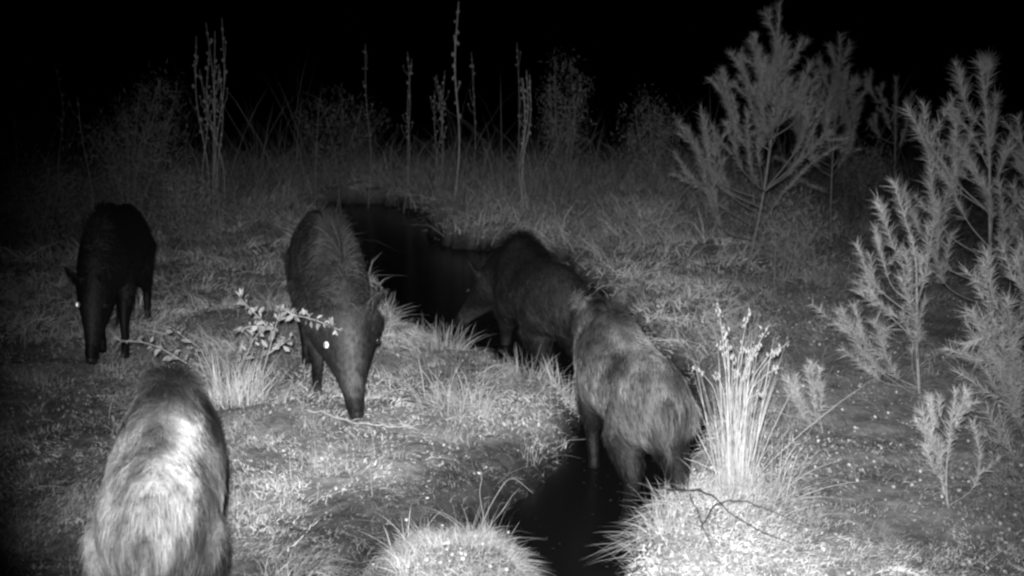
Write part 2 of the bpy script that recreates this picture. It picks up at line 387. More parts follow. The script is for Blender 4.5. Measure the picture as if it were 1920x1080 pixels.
        if pattern == 'saddle':      # pale left flank and back strip, dark saddle, darker right side and lower half
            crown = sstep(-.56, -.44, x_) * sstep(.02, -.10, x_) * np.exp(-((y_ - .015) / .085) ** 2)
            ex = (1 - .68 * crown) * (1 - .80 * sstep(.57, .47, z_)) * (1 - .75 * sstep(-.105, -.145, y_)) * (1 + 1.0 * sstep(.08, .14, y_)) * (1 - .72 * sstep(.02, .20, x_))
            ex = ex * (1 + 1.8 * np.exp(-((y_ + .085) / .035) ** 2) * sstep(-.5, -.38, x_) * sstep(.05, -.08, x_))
            ex = ex * (1 - .62 * sstep(-.46, -.58, x_)) * (1 + .5 * sstep(-.48, -.38, x_) * sstep(.08, -.05, x_))  # coat tint cut on the rump, raised on the back, offsetting the lamp's angle
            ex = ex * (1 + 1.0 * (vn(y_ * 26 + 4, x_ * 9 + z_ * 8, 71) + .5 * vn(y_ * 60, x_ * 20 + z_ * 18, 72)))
        elif pattern == 'mane':      # dark mane over the shoulders, pale stripe along the back
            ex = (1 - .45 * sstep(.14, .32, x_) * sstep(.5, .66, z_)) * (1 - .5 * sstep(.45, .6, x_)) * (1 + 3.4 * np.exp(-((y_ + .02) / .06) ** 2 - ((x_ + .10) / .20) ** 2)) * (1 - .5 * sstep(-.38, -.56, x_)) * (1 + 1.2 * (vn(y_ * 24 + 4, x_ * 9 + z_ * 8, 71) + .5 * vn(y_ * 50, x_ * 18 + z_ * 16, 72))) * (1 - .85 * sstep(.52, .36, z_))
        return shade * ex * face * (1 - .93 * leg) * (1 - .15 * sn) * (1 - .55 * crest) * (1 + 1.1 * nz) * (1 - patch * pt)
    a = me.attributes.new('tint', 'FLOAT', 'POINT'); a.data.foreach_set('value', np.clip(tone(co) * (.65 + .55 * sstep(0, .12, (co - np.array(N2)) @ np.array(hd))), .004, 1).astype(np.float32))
    link('body', me, M['skin'], root)
    # coat of bristles
    me.calc_loop_triangles(); nt_ = len(me.loop_triangles)
    tv = np.zeros(nt_ * 3, np.int32); me.loop_triangles.foreach_get('vertices', tv); tv = tv.reshape(-1, 3)
    A, B, Cc = co[tv[:, 0]], co[tv[:, 1]], co[tv[:, 2]]; nr = np.cross(B - A, Cc - A); ar = np.linalg.norm(nr, axis=1)
    pick = rng.choice(nt_, strands, p=ar / ar.sum()); r1, r2 = np.sqrt(rng.random(strands)), rng.random(strands)
    p = A[pick] * (1 - r1)[:, None] + B[pick] * (r1 * (1 - r2))[:, None] + Cc[pick] * (r1 * r2)[:, None]
    nn = nr[pick] / (ar[pick][:, None] + 1e-9)
    hx = (p - np.array(N2)) @ np.array(hd); on_head = sstep(-.02, .12, hx)
    zz = p[:, 2]
    flow = np.tile(np.array([-1., 0, -.45]), (strands, 1)) * (1 - on_head)[:, None] + (-np.array(hd))[None] * on_head[:, None]
    flow = flow + np.array([0, 0, -1.2]) * (sstep(-.45, -.62, p[:, 0]) + sstep(.4, .25, zz) * (on_head < .3))[:, None]
    flow += rng.normal(size=(strands, 3)) * .22 + np.stack([vn(p[:, 0] * 9, p[:, 2] * 9, 61)] * 3, 1) * np.array([.2, .9, .5])
    tang = flow - nn * (flow * nn).sum(1)[:, None]; tang /= np.linalg.norm(tang, axis=1, keepdims=True) + 1e-9
    crest = sstep(.09, .02, np.abs(p[:, 1])) * sstep(.62, .74, zz) * sstep(-.5, .2, p[:, 0])
    L = (.042 + .030 * rng.random(strands)) * (1 - .72 * on_head * (1 - .55 * sstep(.06, .12, np.abs((p - np.array(N2)) @ np.array(hs))))) * (1 - .65 * sstep(.36, .2, zz)) * (1 + 1.5 * crest)
    lift = .30 + .25 * rng.random(strands) + .35 * crest
    di = tang + nn * lift[:, None]; di /= np.linalg.norm(di, axis=1, keepdims=True)
    bend = -nn * .25 + np.array([0, 0, -.15])
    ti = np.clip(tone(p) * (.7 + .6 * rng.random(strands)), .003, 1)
    sv = np.cross(di, nn) + rng.normal(size=(strands, 3)) * .35
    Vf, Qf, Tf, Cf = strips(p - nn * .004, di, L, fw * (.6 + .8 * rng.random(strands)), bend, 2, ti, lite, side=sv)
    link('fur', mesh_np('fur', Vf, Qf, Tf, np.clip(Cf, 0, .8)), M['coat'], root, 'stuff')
    # nose disc and eyes
    nb = bmesh.new(); bmesh.ops.create_cone(nb, cap_ends=True, segments=16, radius1=.041, radius2=.035, depth=.016)
    for sg in (1, -1):
        g = bmesh.ops.create_uvsphere(nb, u_segments=8, v_segments=6, radius=.009); bmesh.ops.translate(nb, verts=g['verts'], vec=(.015 * sg, 0, .009))
    nm = bpy.data.meshes.new('nose_disc'); nb.to_mesh(nm); nb.free()
    o = link('nose_disc', nm, M['nose'], root)
    rot = Matrix((hs, -hu, hd)).transposed() if False else Matrix((hs, hd.cross(hs), hd)).transposed()
    o.matrix_local = Matrix.Translation(N2 + hd * .440) @ rot.to_4x4()
    rw = Matrix.Translation(Vector(loc)) @ Matrix.Rotation(R(heading), 4, 'Z') @ Matrix.Diagonal((scale, scale * slim, scale, 1))
    for q, sg in enumerate((1, -1)):
        ec = N2 + hd * .150 + hs * (.092 * sg * (1 + (headw - 1) * .66)) + hu * .070
        out = (hs * (.8 * sg) + hu * .35 + hd * .5).normalized()
        if gaze[q]:
            out = (rw.inverted() @ IR_POS - ec).normalized()
        eb = bmesh.new(); bmesh.ops.create_uvsphere(eb, u_segments=14, v_segments=10, radius=.015)
        em = bpy.data.meshes.new('eye'); eb.to_mesh(em); eb.free()
        eo = link('eye', em, M['eye'], root); eo.location = ec + out * .012
        for pl in em.polygons: pl.use_smooth = True
        pb = bmesh.new(); bmesh.ops.create_circle(pb, cap_ends=True, cap_tris=True, segments=14, radius=.0135)
        for v_ in pb.verts: v_.co.z = .0125 + .003 * (1 - (v_.co.x ** 2 + v_.co.y ** 2) / .0135 ** 2)
        pm = bpy.data.meshes.new('pupil'); pb.to_mesh(pm); pb.free()
        po = link('pupil', pm, M['tapetum'] if gaze[q] else M['eye'], eo)
        po.rotation_euler = out.to_track_quat('Z', 'Y').to_euler()
    rng = keep
    return root, N2, hd, rw

def put(u, v, z=0.):
    p = gnd(u, v, z); return p
# each boar: standing point (middle of its feet) and heading (degrees, 0 = +X, 90 = away from the camera)
BOARS = []
def boar(label, x, y, heading, dz=0., **k):
    z = hz(x, y); BOARS.append((label, wild_boar(label, (x, y, z + dz), heading, **k)))
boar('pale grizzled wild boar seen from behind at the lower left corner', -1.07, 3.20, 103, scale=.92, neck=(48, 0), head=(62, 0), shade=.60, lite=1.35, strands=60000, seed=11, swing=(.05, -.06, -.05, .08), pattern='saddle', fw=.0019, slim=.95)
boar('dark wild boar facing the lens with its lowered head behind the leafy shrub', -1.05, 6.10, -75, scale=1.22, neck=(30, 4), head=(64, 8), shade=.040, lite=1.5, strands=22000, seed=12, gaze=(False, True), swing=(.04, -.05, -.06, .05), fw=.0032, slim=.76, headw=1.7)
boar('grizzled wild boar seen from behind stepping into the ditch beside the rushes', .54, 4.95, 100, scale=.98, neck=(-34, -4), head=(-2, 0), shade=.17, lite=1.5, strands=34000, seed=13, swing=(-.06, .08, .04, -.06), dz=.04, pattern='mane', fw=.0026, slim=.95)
boar('dark wild boar in the ditch with its head turned left behind another boar', .17, 7.25, 106, scale=1.12, dz=-.08, neck=(22, 30), head=(48, 48), shade=.022, lite=1.5, strands=20000, seed=14, gaze=(False, False), swing=(.05, -.05, .03, -.04), fw=.0032)
boar('black wild boar with one shining eye at the far left edge', -2.55, 6.98, -80, scale=1.1, neck=(30, -4), head=(62, -6), shade=.006, lite=1.3, strands=18000, seed=15, gaze=(False, True), swing=(.08, -.08, -.06, .06), fw=.0034, slim=.72)

# ------------------------------------------------------------------ young pines
def pine(label, D, trunk, branches, nl=.075, rad=.014, tint=.34, dens=1., fill=0, seed=1, group='young pines on the right'):
    """trunk: photo points (u, v) at distance D; branches: lists of photo points, last is the tip, with a depth offset each"""
    global rng
    keep = rng; rng = np.random.default_rng(seed)
    pts = [at(u, v, D) for u, v in trunk]
    b0 = pts[0]; pts[0] = Vector((b0.x, b0.y, hz(b0.x, b0.y) - .03))
    tint = tint * 1.2
    root = empty('pine_sapling', (pts[0].x, pts[0].y, pts[0].z + .03), label, 'pine tree', group)
    o0 = root.location.copy()
    sp = spline(pts, 6); L = len(sp)
    link('trunk', mesh_np('trunk', *tube([p - o0 for p in sp], np.linspace(rad, rad * .25, L), 7, tint * .9)), M['bark'], root)
    def needles(path, frac0, ln, per):
        P_ = np.array([tuple(p) for p in path]); seg = np.linalg.norm(np.diff(P_, axis=0), axis=1); cum = np.concatenate([[0], np.cumsum(seg)])
        tot = cum[-1]; N = max(20, int(per * tot * (1 - frac0)))
        s = tot * (frac0 + (1 - frac0) * rng.random(N)); pos = np.stack([np.interp(s, cum, P_[:, i]) for i in range(3)], 1)
        e = .01; pos2 = np.stack([np.interp(np.minimum(s, tot - e) + e, cum, P_[:, i]) - np.interp(np.minimum(s, tot - e), cum, P_[:, i]) for i in range(3)], 1)
        ta = pos2 / (np.linalg.norm(pos2, axis=1, keepdims=True) + 1e-9)
        rv = rng.normal(size=(N, 3)); rad_ = rv - ta * (rv * ta).sum(1)[:, None]; rad_ /= np.linalg.norm(rad_, axis=1, keepdims=True)
        sp_ = .35 + .85 * rng.random(N)
        d = ta * np.cos(sp_)[:, None] + rad_ * np.sin(sp_)[:, None] + np.array([0, 0, .1]); d /= np.linalg.norm(d, axis=1, keepdims=True)
        l = ln * (.5 + .75 * rng.random(N)) * (.75 + .25 * s / tot)
        return strips(pos, d, l, (.0013 + .00015 * D) * (.7 + .6 * rng.random(N)), rng.normal(size=(N, 3)) * .08 + np.array([0, 0, -.05]), 2, tint * (.6 + .8 * rng.random(N)), 1.1)
    # the leader's own needles
    V, Qd, T, C = needles(sp[int(L * .55):], .0, nl, 760 * dens)
    link('needles', mesh_np('needles', V - np.array(o0), Qd, T, C, smooth=False), M['needle'], root, 'stuff')
    (u0, v0), (u1, v1) = trunk[len(trunk) // 2], trunk[-1]
    wid = max(abs(b[-2][0] - u1) for b in branches)
    for q in range(fill):                                             # shorter shoots filling the crown
        f = rng.uniform(.0, .75); branches = branches + [[(u0 + (u1 - u0) * f + rng.uniform(-.6, .6) * wid * (1 - max(f, 0)), v0 + (v1 - v0) * f), rng.uniform(-.35, .35)]]
    for br in branches:
        *pp, dy = br; m = len(pp); nlb = nl * rng.uniform(.8, 1.2); dy = dy * 1.5
        if m == 1:                                                  # only a tip given: leave the trunk below it and curve up
            tip = at(*pp[0], D + dy); below = [p for p in sp if p.z < tip.z - .25 * abs(tip.x - pts[-1].x) - .10] or sp[:2]
            base = min(below, key=lambda p: abs((tip.z - p.z) - .9 * (tip - p).xy.length - .08))
            mid = base.lerp(tip, .5); mid.z -= .10 * (tip - base).length; mid = mid + (tip - base).xy.to_3d() * .10 + Vector(rng.normal(size=3)) * .05 * (tip - base).length
            path = spline([base, mid, tip], 6)
        else:
            w = [at(u, v, D + dy * i / (m - 1)) for i, (u, v) in enumerate(pp)]
            w[0] = min(sp, key=lambda p: (p - w[0]).length)
            path = spline(w, 6)
        bo = link('branch', mesh_np('branch', *tube([p - o0 for p in path], np.linspace(rad * .36, rad * .14, len(path)), 5, tint * .95)), M['bark'], root)
        gs = [needles(path, rng.uniform(.2, .5), nlb, 760 * dens)]
        for q in range(1 + int(rng.random() * (4 if D > 8 else 2.4))):                   # side shoots
            i = int(len(path) * (.45 + .35 * rng.random())); b = path[min(i, len(path) - 2)]
            f = (path[-1] - path[0]).normalized(); l = (path[-1] - path[0]).length
            d = (f + Vector(rng.normal(size=3)) * .6 + Vector((0, 0, .35))).normalized()
            e = b + d * min(.32, max(.04, l * .35))
            sh = [b, b.lerp(e, .5) + Vector((0, 0, -.01)), e]; gs.append(needles(spline(sh, 4), .12, nlb * .9, 640 * dens))
        V, Qd, T, C = join(gs)
        link('needles', mesh_np('needles', V - np.array(o0), Qd, T, C, smooth=False), M['needle'], bo, 'stuff')
    rng = keep
    return root

pine('tallest young pine with a forked lower stem behind the ditch', 9.2, [(1398, 522), (1416, 440), (1432, 360), (1448, 240), (1456, 120), (1462, 6)],
     [[(1435, 25), .1], [(1407, 78), -.2], [(1425, 90), .2], [(1385, 108), .1], [(1357, 132), -.2], [(1345, 146), .3], [(1505, 70), 0.], [(1478, 96), .2], [(1520, 118), -.2],
      [(1314, 207), -.3], [(1287, 238), .2], [(1305, 272), -.4], [(1416, 430), (1350, 385), (1283, 320), -.3], [(1400, 205), -.4], [(1378, 232), -.3], [(1420, 215), .4], [(1475, 190), -.2],
      [(1416, 438), (1470, 360), (1530, 300), (1592, 262), .2], [(1470, 360), (1500, 270), (1512, 200), -.3], [(1470, 360), (1540, 260), (1552, 190), .1], [(1340, 260), .3], [(1440, 150), .3]], .080, .018, .15, fill=16, seed=21)
pine('slim pale pine just behind and right of the tallest young pine', 10.6, [(1558, 470), (1558, 380), (1562, 280), (1570, 170), (1576, 66)],
     [[(1555, 86), .1], [(1592, 82), -.1], [(1536, 116), .2], [(1606, 146), 0.], [(1484, 192), -.2], [(1503, 212), .2], [(1530, 165), -.1], [(1602, 205), .3], [(1612, 180), -.2], [(1500, 250), -.3], [(1590, 250), .2]], .085, .014, .115, fill=12, seed=22)
pine('dim pine standing in the dark behind the row of young pines', 13.5, [(1680, 430), (1678, 330), (1679, 240), (1680, 145)],
     [[(1645, 165), .1], [(1712, 175), -.2], [(1655, 200), .2], [(1640, 215), -.1], [(1705, 215), .2], [(1625, 150), .1]], .08, .016, .17, seed=23)
pine('tall young pine with plumed branches near the right edge', 6.6, [(1868, 672), (1860, 560), (1856, 420), (1855, 300), (1848, 200), (1838, 112)],
     [[(1853, 116), .1], [(1800, 142), -.1], [(1780, 202), .15], [(1797, 206), -.2], [(1704, 207), -.1], [(1722, 232), .2], [(1740, 290), -.2], [(1778, 335), .2], [(1868, 180), .2],
      [(1872, 338), -.3], [(1760, 380), -.3], [(1690, 350), .2], [(1890, 260), .1], [(1880, 420), -.2], [(1800, 270), -.3]], .085, .013, .25, seed=24)
pine('spreading young pine with a low curved branch left of the right edge', 5.75, [(1724, 745), (1719, 640), (1719, 560), (1716, 480), (1700, 420), (1676, 342)],
     [[(1652, 388), -.1], [(1606, 458), .1], [(1640, 425), .2], [(1700, 470), -.2], [(1722, 478), .1], [(1577, 580), -.15], [(1600, 574), .15], [(1640, 602), -.2],
      [(1722, 725), (1660, 718), (1625, 690), (1580, 655), -.1], [(1622, 520), .1], [(1690, 520), -.3], [(1740, 420), .2], [(1735, 560), .3]], .075, .010, .33, seed=25)
pine('bushy young pine cut off by the right edge of the frame', 4.95, [(1945, 860), (1938, 700), (1934, 580), (1930, 460), (1928, 380)],
     [[(1850, 472), -.1], [(1880, 462), .1], [(1906, 470), -.2], [(1846, 512), .2], [(1822, 582), -.1], [(1832, 672), .1], [(1850, 772), -.1], [(1890, 560), -.3], [(1880, 640), -.3], [(1960, 420), .1], [(1895, 720), -.2], [(1880, 600), .2]], .085, .011, .34, seed=26)
pine('young pine peeking in at the upper right edge', 6.9, [(1990, 660), (1975, 480), (1965, 330), (1955, 200)],
     [[(1908, 222), -.1], [(1900, 346), .1], [(1915, 280), .2], [(1895, 400), -.2], [(1980, 240), .1]], .085, .013, .28, seed=27)
pine('tiny pine seedling standing right of the rush clump', 5.3, [(1545, 815), (1535, 775), (1525, 735), (1514, 692)],
     [[(1490, 704), -.05], [(1486, 724), .05], [(1522, 682), .03], [(1538, 690), -.03], [(1498, 742), -.05], [(1540, 720), .04]], .055, .005, .36, dens=1.7, fill=1, seed=28)
pine('small pine seedling on a thin bare stem in the right foreground', 4.25, [(1779, 990), (1775, 930), (1775, 880), (1781, 810), (1791, 735)],
     [[(1727, 772), -.05], [(1721, 794), .05], [(1742, 742), -.04], [(1762, 746), .04], [(1812, 732), .02], [(1735, 832), -.06], [(1800, 760), -.05], [(1780, 945), (1822, 918), (1838, 862), (1825, 792), .05]], .050, .006, .38, dens=1.5, fill=1, seed=29)

# ------------------------------------------------------------------ tall dry stalks behind the ditch
pod_me = None
def pod_mesh():
    V, Qd, T, C = tube([(0, 0, -.5), (0, 0, -.3), (0, 0, 0), (0, 0, .3), (0, 0, .5)], [.08, .38, .5, .34, .06], 7, 1.)
    V[:, 0] *= 1 + .15 * np.sin(V[:, 2] * 9)
    return mesh_np('seed_pod', V, Qd, T, C * .25)
POD = pod_mesh()
def stalk(label, D, base_u, tops, tint=.3, group='tall dry stalks in the dark background', npod=9, seed=1, r=.006, pod=.042):
    rr = random.Random(seed)
    b = at(base_u, 300, D); gz = hz(b.x, b.y); o0 = Vector((b.x, b.y, gz))
    root = empty('dry_stalk', o0, label, 'dry plant', group)
    tint *= 1.0; pod *= .85
    for i, (u, v) in enumerate(tops):
        t_ = at(u, v, D + rr.uniform(-.2, .2)); bb = o0 + Vector((rr.uniform(-.08, .08), rr.uniform(-.08, .08), -.02)) * (1 if len(tops) > 1 else 0)
        m1 = bb.lerp(t_, .35) + Vector((rr.uniform(-.07, .07), 0, 0)); m2 = bb.lerp(t_, .7) + Vector((rr.uniform(-.06, .06), 0, 0))
        path = spline([bb, m1, m2, t_], 6)
        st = link('stem', mesh_np('stem', *tube([p - o0 for p in path], np.linspace(r, r * .5, len(path)), 6, tint)), M['dry'], root)
        for k in range(npod):
            f = 1 - (k / npod) ** 1.2 * .55 - rr.uniform(0, .03); p = path[int(f * (len(path) - 1))]
            off = Vector((rr.uniform(-1, 1), rr.uniform(-1, 1), .5)) * (.03 if k else .0)
            s_ = link('seed_pod', POD, M['dry'], st); s_.location = p - o0 + off
            q = pod * rr.uniform(.6, 1.2); s_.scale = (q * .75, q * .75, q * 1.1); s_.rotation_euler = (rr.uniform(-.5, .5), rr.uniform(-.5, .5), rr.uniform(0, 6))
        for k in range(4):                                         # side twigs
            i0 = int(len(path) * rr.uniform(.45, .85)); p = path[i0] - o0; d = Vector((rr.uniform(-1, 1), rr.uniform(-.5, .5), 1.6)).normalized() * rr.uniform(.08, .22)
            link('twig', mesh_np('twig', *tube([p, p + d * .5 + Vector((d.x * .3, 0, 0)), p + d], [r * .5, r * .4, r * .3], 5, tint)), M['dry'], st)
            s_ = link('seed_pod', POD, M['dry'], st); s_.location = p + d; q = pod * rr.uniform(.5, .9); s_.scale = (q * .7, q * .7, q)
    return root
stalk('dense clump of tall dry stalks with seed heads behind the black boar', 11.5, 398, [(368, 68), (386, 42), (403, 58), (416, 34), (374, 130), (410, 120), (392, 95)], .30, npod=8, seed=31)
stalk('thin dry stalk above the back of the middle boar', 15, 687, [(685, 82)], .24, seed=32)
stalk('dry stalk with a double top left of the tallest stalk', 14.5, 766, [(764, 96), (772, 110)], .25, seed=33)
stalk('short bunched dry stalks leaning against the tallest stalk', 14, 822, [(818, 140), (826, 160), (834, 132), (815, 170)], .22, npod=6, seed=34)
stalk('tallest dry stalk reaching the top edge of the frame', 13.4, 849, [(860, 2)], .34, npod=13, seed=35, r=.011, pod=.06)
stalk('thin dry stalk close to the right of the tallest stalk', 15, 882, [(884, 98)], .24, seed=36)
stalk('tall bare dry stalk left of the bright knobbly stalk', 14.5, 964, [(969, 80)], .24, npod=6, seed=37)
stalk('bright knobbly dry stalk at the centre behind the ditch', 12.6, 985, [(987, 132), (980, 146), (993, 140)], .36, npod=6, seed=38, r=.0055)
stalk('leaning dim stalk at the far left of the scrub', 12, 30, [(24, 210)], .24, seed=39)
stalk('dim dry stalk between the leafless shrub and the left edge', 12.5, 110, [(104, 120)], .24, seed=40)
stalk('broken short stalk beside the leafless shrub on the left', 11.5, 160, [(145, 182)], .24, npod=4, seed=41)
stalk('short dim stalk right of the bright knobbly stalk', 15.5, 1030, [(1030, 150)], .20, npod=5, seed=42)

# ------------------------------------------------------------------ shrubs in the background
def shrub(label, D, base, tips, tint=.26, leaf=.018, per=420, seed=1, name='leafless_shrub', cat='shrub', group='shrubs in the dark background', spread=.16):
    global rng
    keep = rng; rng = np.random.default_rng(seed)
    b = at(base[0], base[1], D); o0 = Vector((b.x, b.y, hz(b.x, b.y)))
    root = empty(name, o0, label, cat, group); gs = []; tint = tint * .75; leaf = leaf * .34; per = int(per * 1.5); spread = spread * 1.9
    for u, v, dy in tips:
        t_ = at(u, v, D + dy); m = o0.lerp(t_, .45) + Vector((rng.normal() * .05, rng.normal() * .05, .10))
        path = spline([o0 + Vector((rng.normal() * .04, rng.normal() * .04, -.03)), m, t_], 7)
        link('stem', mesh_np('stem', *tube([p - o0 for p in path], np.linspace(.010, .003, len(path)), 5, tint * .9)), M['bark'], root)
        P_ = np.array([tuple(p - o0) for p in path])
        N = per; s = .25 + .75 * rng.random(N); f = s * (len(P_) - 1); i = np.minimum(f.astype(int), len(P_) - 2); fr = (f - i)[:, None]
        c = P_[i] * (1 - fr) + P_[i + 1] * fr
        # fine twigs and narrow leaves along the stem
        d = rng.normal(size=(N, 3)) * .6 + np.array([0, 0, .7]); d /= np.linalg.norm(d, axis=1, keepdims=True)
        off = rng.normal(size=(N, 3)) * spread * (1.1 - .6 * s)[:, None] * .6
        gs.append(strips(c + off, d, .03 + .05 * rng.random(N), leaf * (.5 + .7 * rng.random(N)), rng.normal(size=(N, 3)) * .15, 2, tint * (.5 + .9 * rng.random(N))))
        k = rng.integers(0, N, 40)
        gs.append(strips(c[k], off[k] / (np.linalg.norm(off[k], axis=1, keepdims=True) + 1e-9), np.linalg.norm(off[k], axis=1), .007, np.zeros((40, 3)), 1, np.full(40, tint)))
    V, Qd, T, C = join(gs)
    link('foliage', mesh_np('foliage', V, Qd, T, C, smooth=False), M['leaf'], root, 'stuff')
    rng = keep
shrub('wispy fan-shaped shrub left of the dense dry stalk clump', 11.8, (240, 400), [(300, 148, 0), (262, 165, .3), (290, 210, -.3), (162, 248, .2), (200, 235, -.2), (332, 165, .3), (320, 235, -.2), (235, 200, 0)], .25, seed=51)
shrub('upright wispy shrub right of the bright knobbly stalk', 15, (1055, 330), [(1040, 105, 0), (1068, 108, .3), (1090, 160, -.2), (1030, 170, .2), (1060, 190, 0)], .24, leaf=.024, per=320, seed=52)
shrub('rounded dim bush between the stalks and the tallest pine', 14.5, (1225, 330), [(1215, 180, 0), (1240, 205, .2), (1190, 205, -.2), (1260, 230, .1), (1180, 250, .2)], .22, leaf=.024, per=320, seed=53)
shrub('low tangled bush below the dense dry stalk clump', 10.6, (350, 420), [(340, 320, 0), (370, 340, .2), (320, 350, -.2), (410, 350, .1)], .24, seed=54)
shrub('low dark bush behind the back of the middle boar', 15.5, (640, 300), [(600, 185, 0), (640, 175, .4), (680, 195, .2), (570, 215, 0), (720, 215, .3)], .19, leaf=.024, per=320, seed=55)
shrub('dim scrubby bush at the left edge behind the black boar', 10.5, (70, 420), [(40, 320, 0), (90, 300, .2), (120, 330, -.2), (20, 350, 0)], .24, seed=56)
shrub('dark low bush between the two slim background pines', 13, (1620, 400), [(1600, 290, 0), (1640, 280, .2), (1660, 310, 0), (1580, 320, .3)], .16, seed=57)
shrub('low heathery bush under the tallest young pine', 8.9, (1470, 480), [(1450, 420, 0), (1490, 400, .2), (1520, 430, 0), (1540, 420, .2)], .26, seed=58, leaf=.012)

# ------------------------------------------------------------------ leafy shrub in front of the middle boar
def leaf_mesh(tint):
    V = np.array([[0, 0, 0], [.14, .24, .07], [.21, .55, .06], [0, 1, -.10], [-.21, .55, .06], [-.14, .24, .07], [0, .5, -.03]])
    return mesh_np('leaf', V, None, [[0, 1, 6], [1, 2, 6], [2, 3, 6], [3, 4, 6], [4, 5, 6], [5, 0, 6]], np.full(7, tint))
LEAF = [leaf_mesh(t_) for t_ in (.28, .38, .50)]
def leafy(label, base, stems, name='leafy_shrub', cat='shrub', size=.05, tint=.5, seed=1, r=.006):
    rr = random.Random(seed); o0 = Vector(base); root = empty(name, o0, label, cat)
    for pp, f0, nleaf in stems:
        path = spline(pp, 7); L = len(path)
        st = link('stem', mesh_np('stem', *tube([p - o0 for p in path], np.linspace(r, r * .35, L), 6, tint)), M['dry'], root)
        nleaf = int(nleaf * 2.6)
        for k in range(nleaf):
            f = f0 + (1 - f0) * ((k + rr.random() * .8) / nleaf) ** .9; i = min(L - 2, int(f * (L - 1))); p = path[i]; ta = (path[i + 1] - path[i]).normalized()
            d = (Vector((rr.gauss(0, 1), rr.gauss(0, 1) - .3, rr.gauss(.2, .7))).normalized() + ta * .4).normalized()
            nrm = (Vector((rr.gauss(0, .8), -.5 + rr.gauss(0, .8), .9))).normalized(); s_ = d.cross(nrm).normalized(); nn = s_.cross(d)
            q = size * rr.uniform(.5, 1.6)
            lo = link('leaf', LEAF[rr.randrange(3)], M['leaf'], st)
            lo.matrix_local = Matrix.Translation(p - o0 + d * .012) @ Matrix((s_, d, nn)).transposed().to_4x4() @ Matrix.Scale(q, 4)
    return root
B = gnd(445, 775); B.z = hz(B.x, B.y) - .01; D0 = B.y
S_ = lambda u, v, dy=0.: at(u, v, D0 + dy)
leafy('arching leafy shrub with pale stems before the middle boar', B,
      [([B, S_(395, 715), S_(340, 675, -.1), S_(280, 645, -.1), S_(222, 638, -.15)], .25, 13),
       ([B + Vector((.03, .02, 0)), S_(400, 700, .05), S_(375, 655, .1), S_(345, 632, .15), S_(318, 612, .2)], .45, 9),
       ([B + Vector((.02, -.02, 0)), S_(432, 725, 0), S_(460, 668, -.05), S_(480, 630, -.1), S_(502, 612, -.1)], .45, 12),
       ([B + Vector((.06, 0, 0)), S_(482, 735, -.05), S_(505, 655, -.1), S_(520, 600, -.15), S_(528, 578, -.15)], .45, 18),
       ([S_(500, 612, -.1), S_(485, 595, -.1), S_(465, 575, -.05), S_(448, 555, 0)], .15, 10),
       ([S_(500, 665, -.1), S_(525, 648, -.12), S_(545, 634, -.12)], .1, 8),
       ([S_(520, 602, -.15), S_(550, 592, -.2), S_(590, 600, -.3), S_(640, 620, -.35)], .05, 24),
       ([S_(512, 615, -.12), S_(470, 612, -.1), S_(440, 625, -.1)], .05, 11)], size=.036, seed=61, r=.0042)

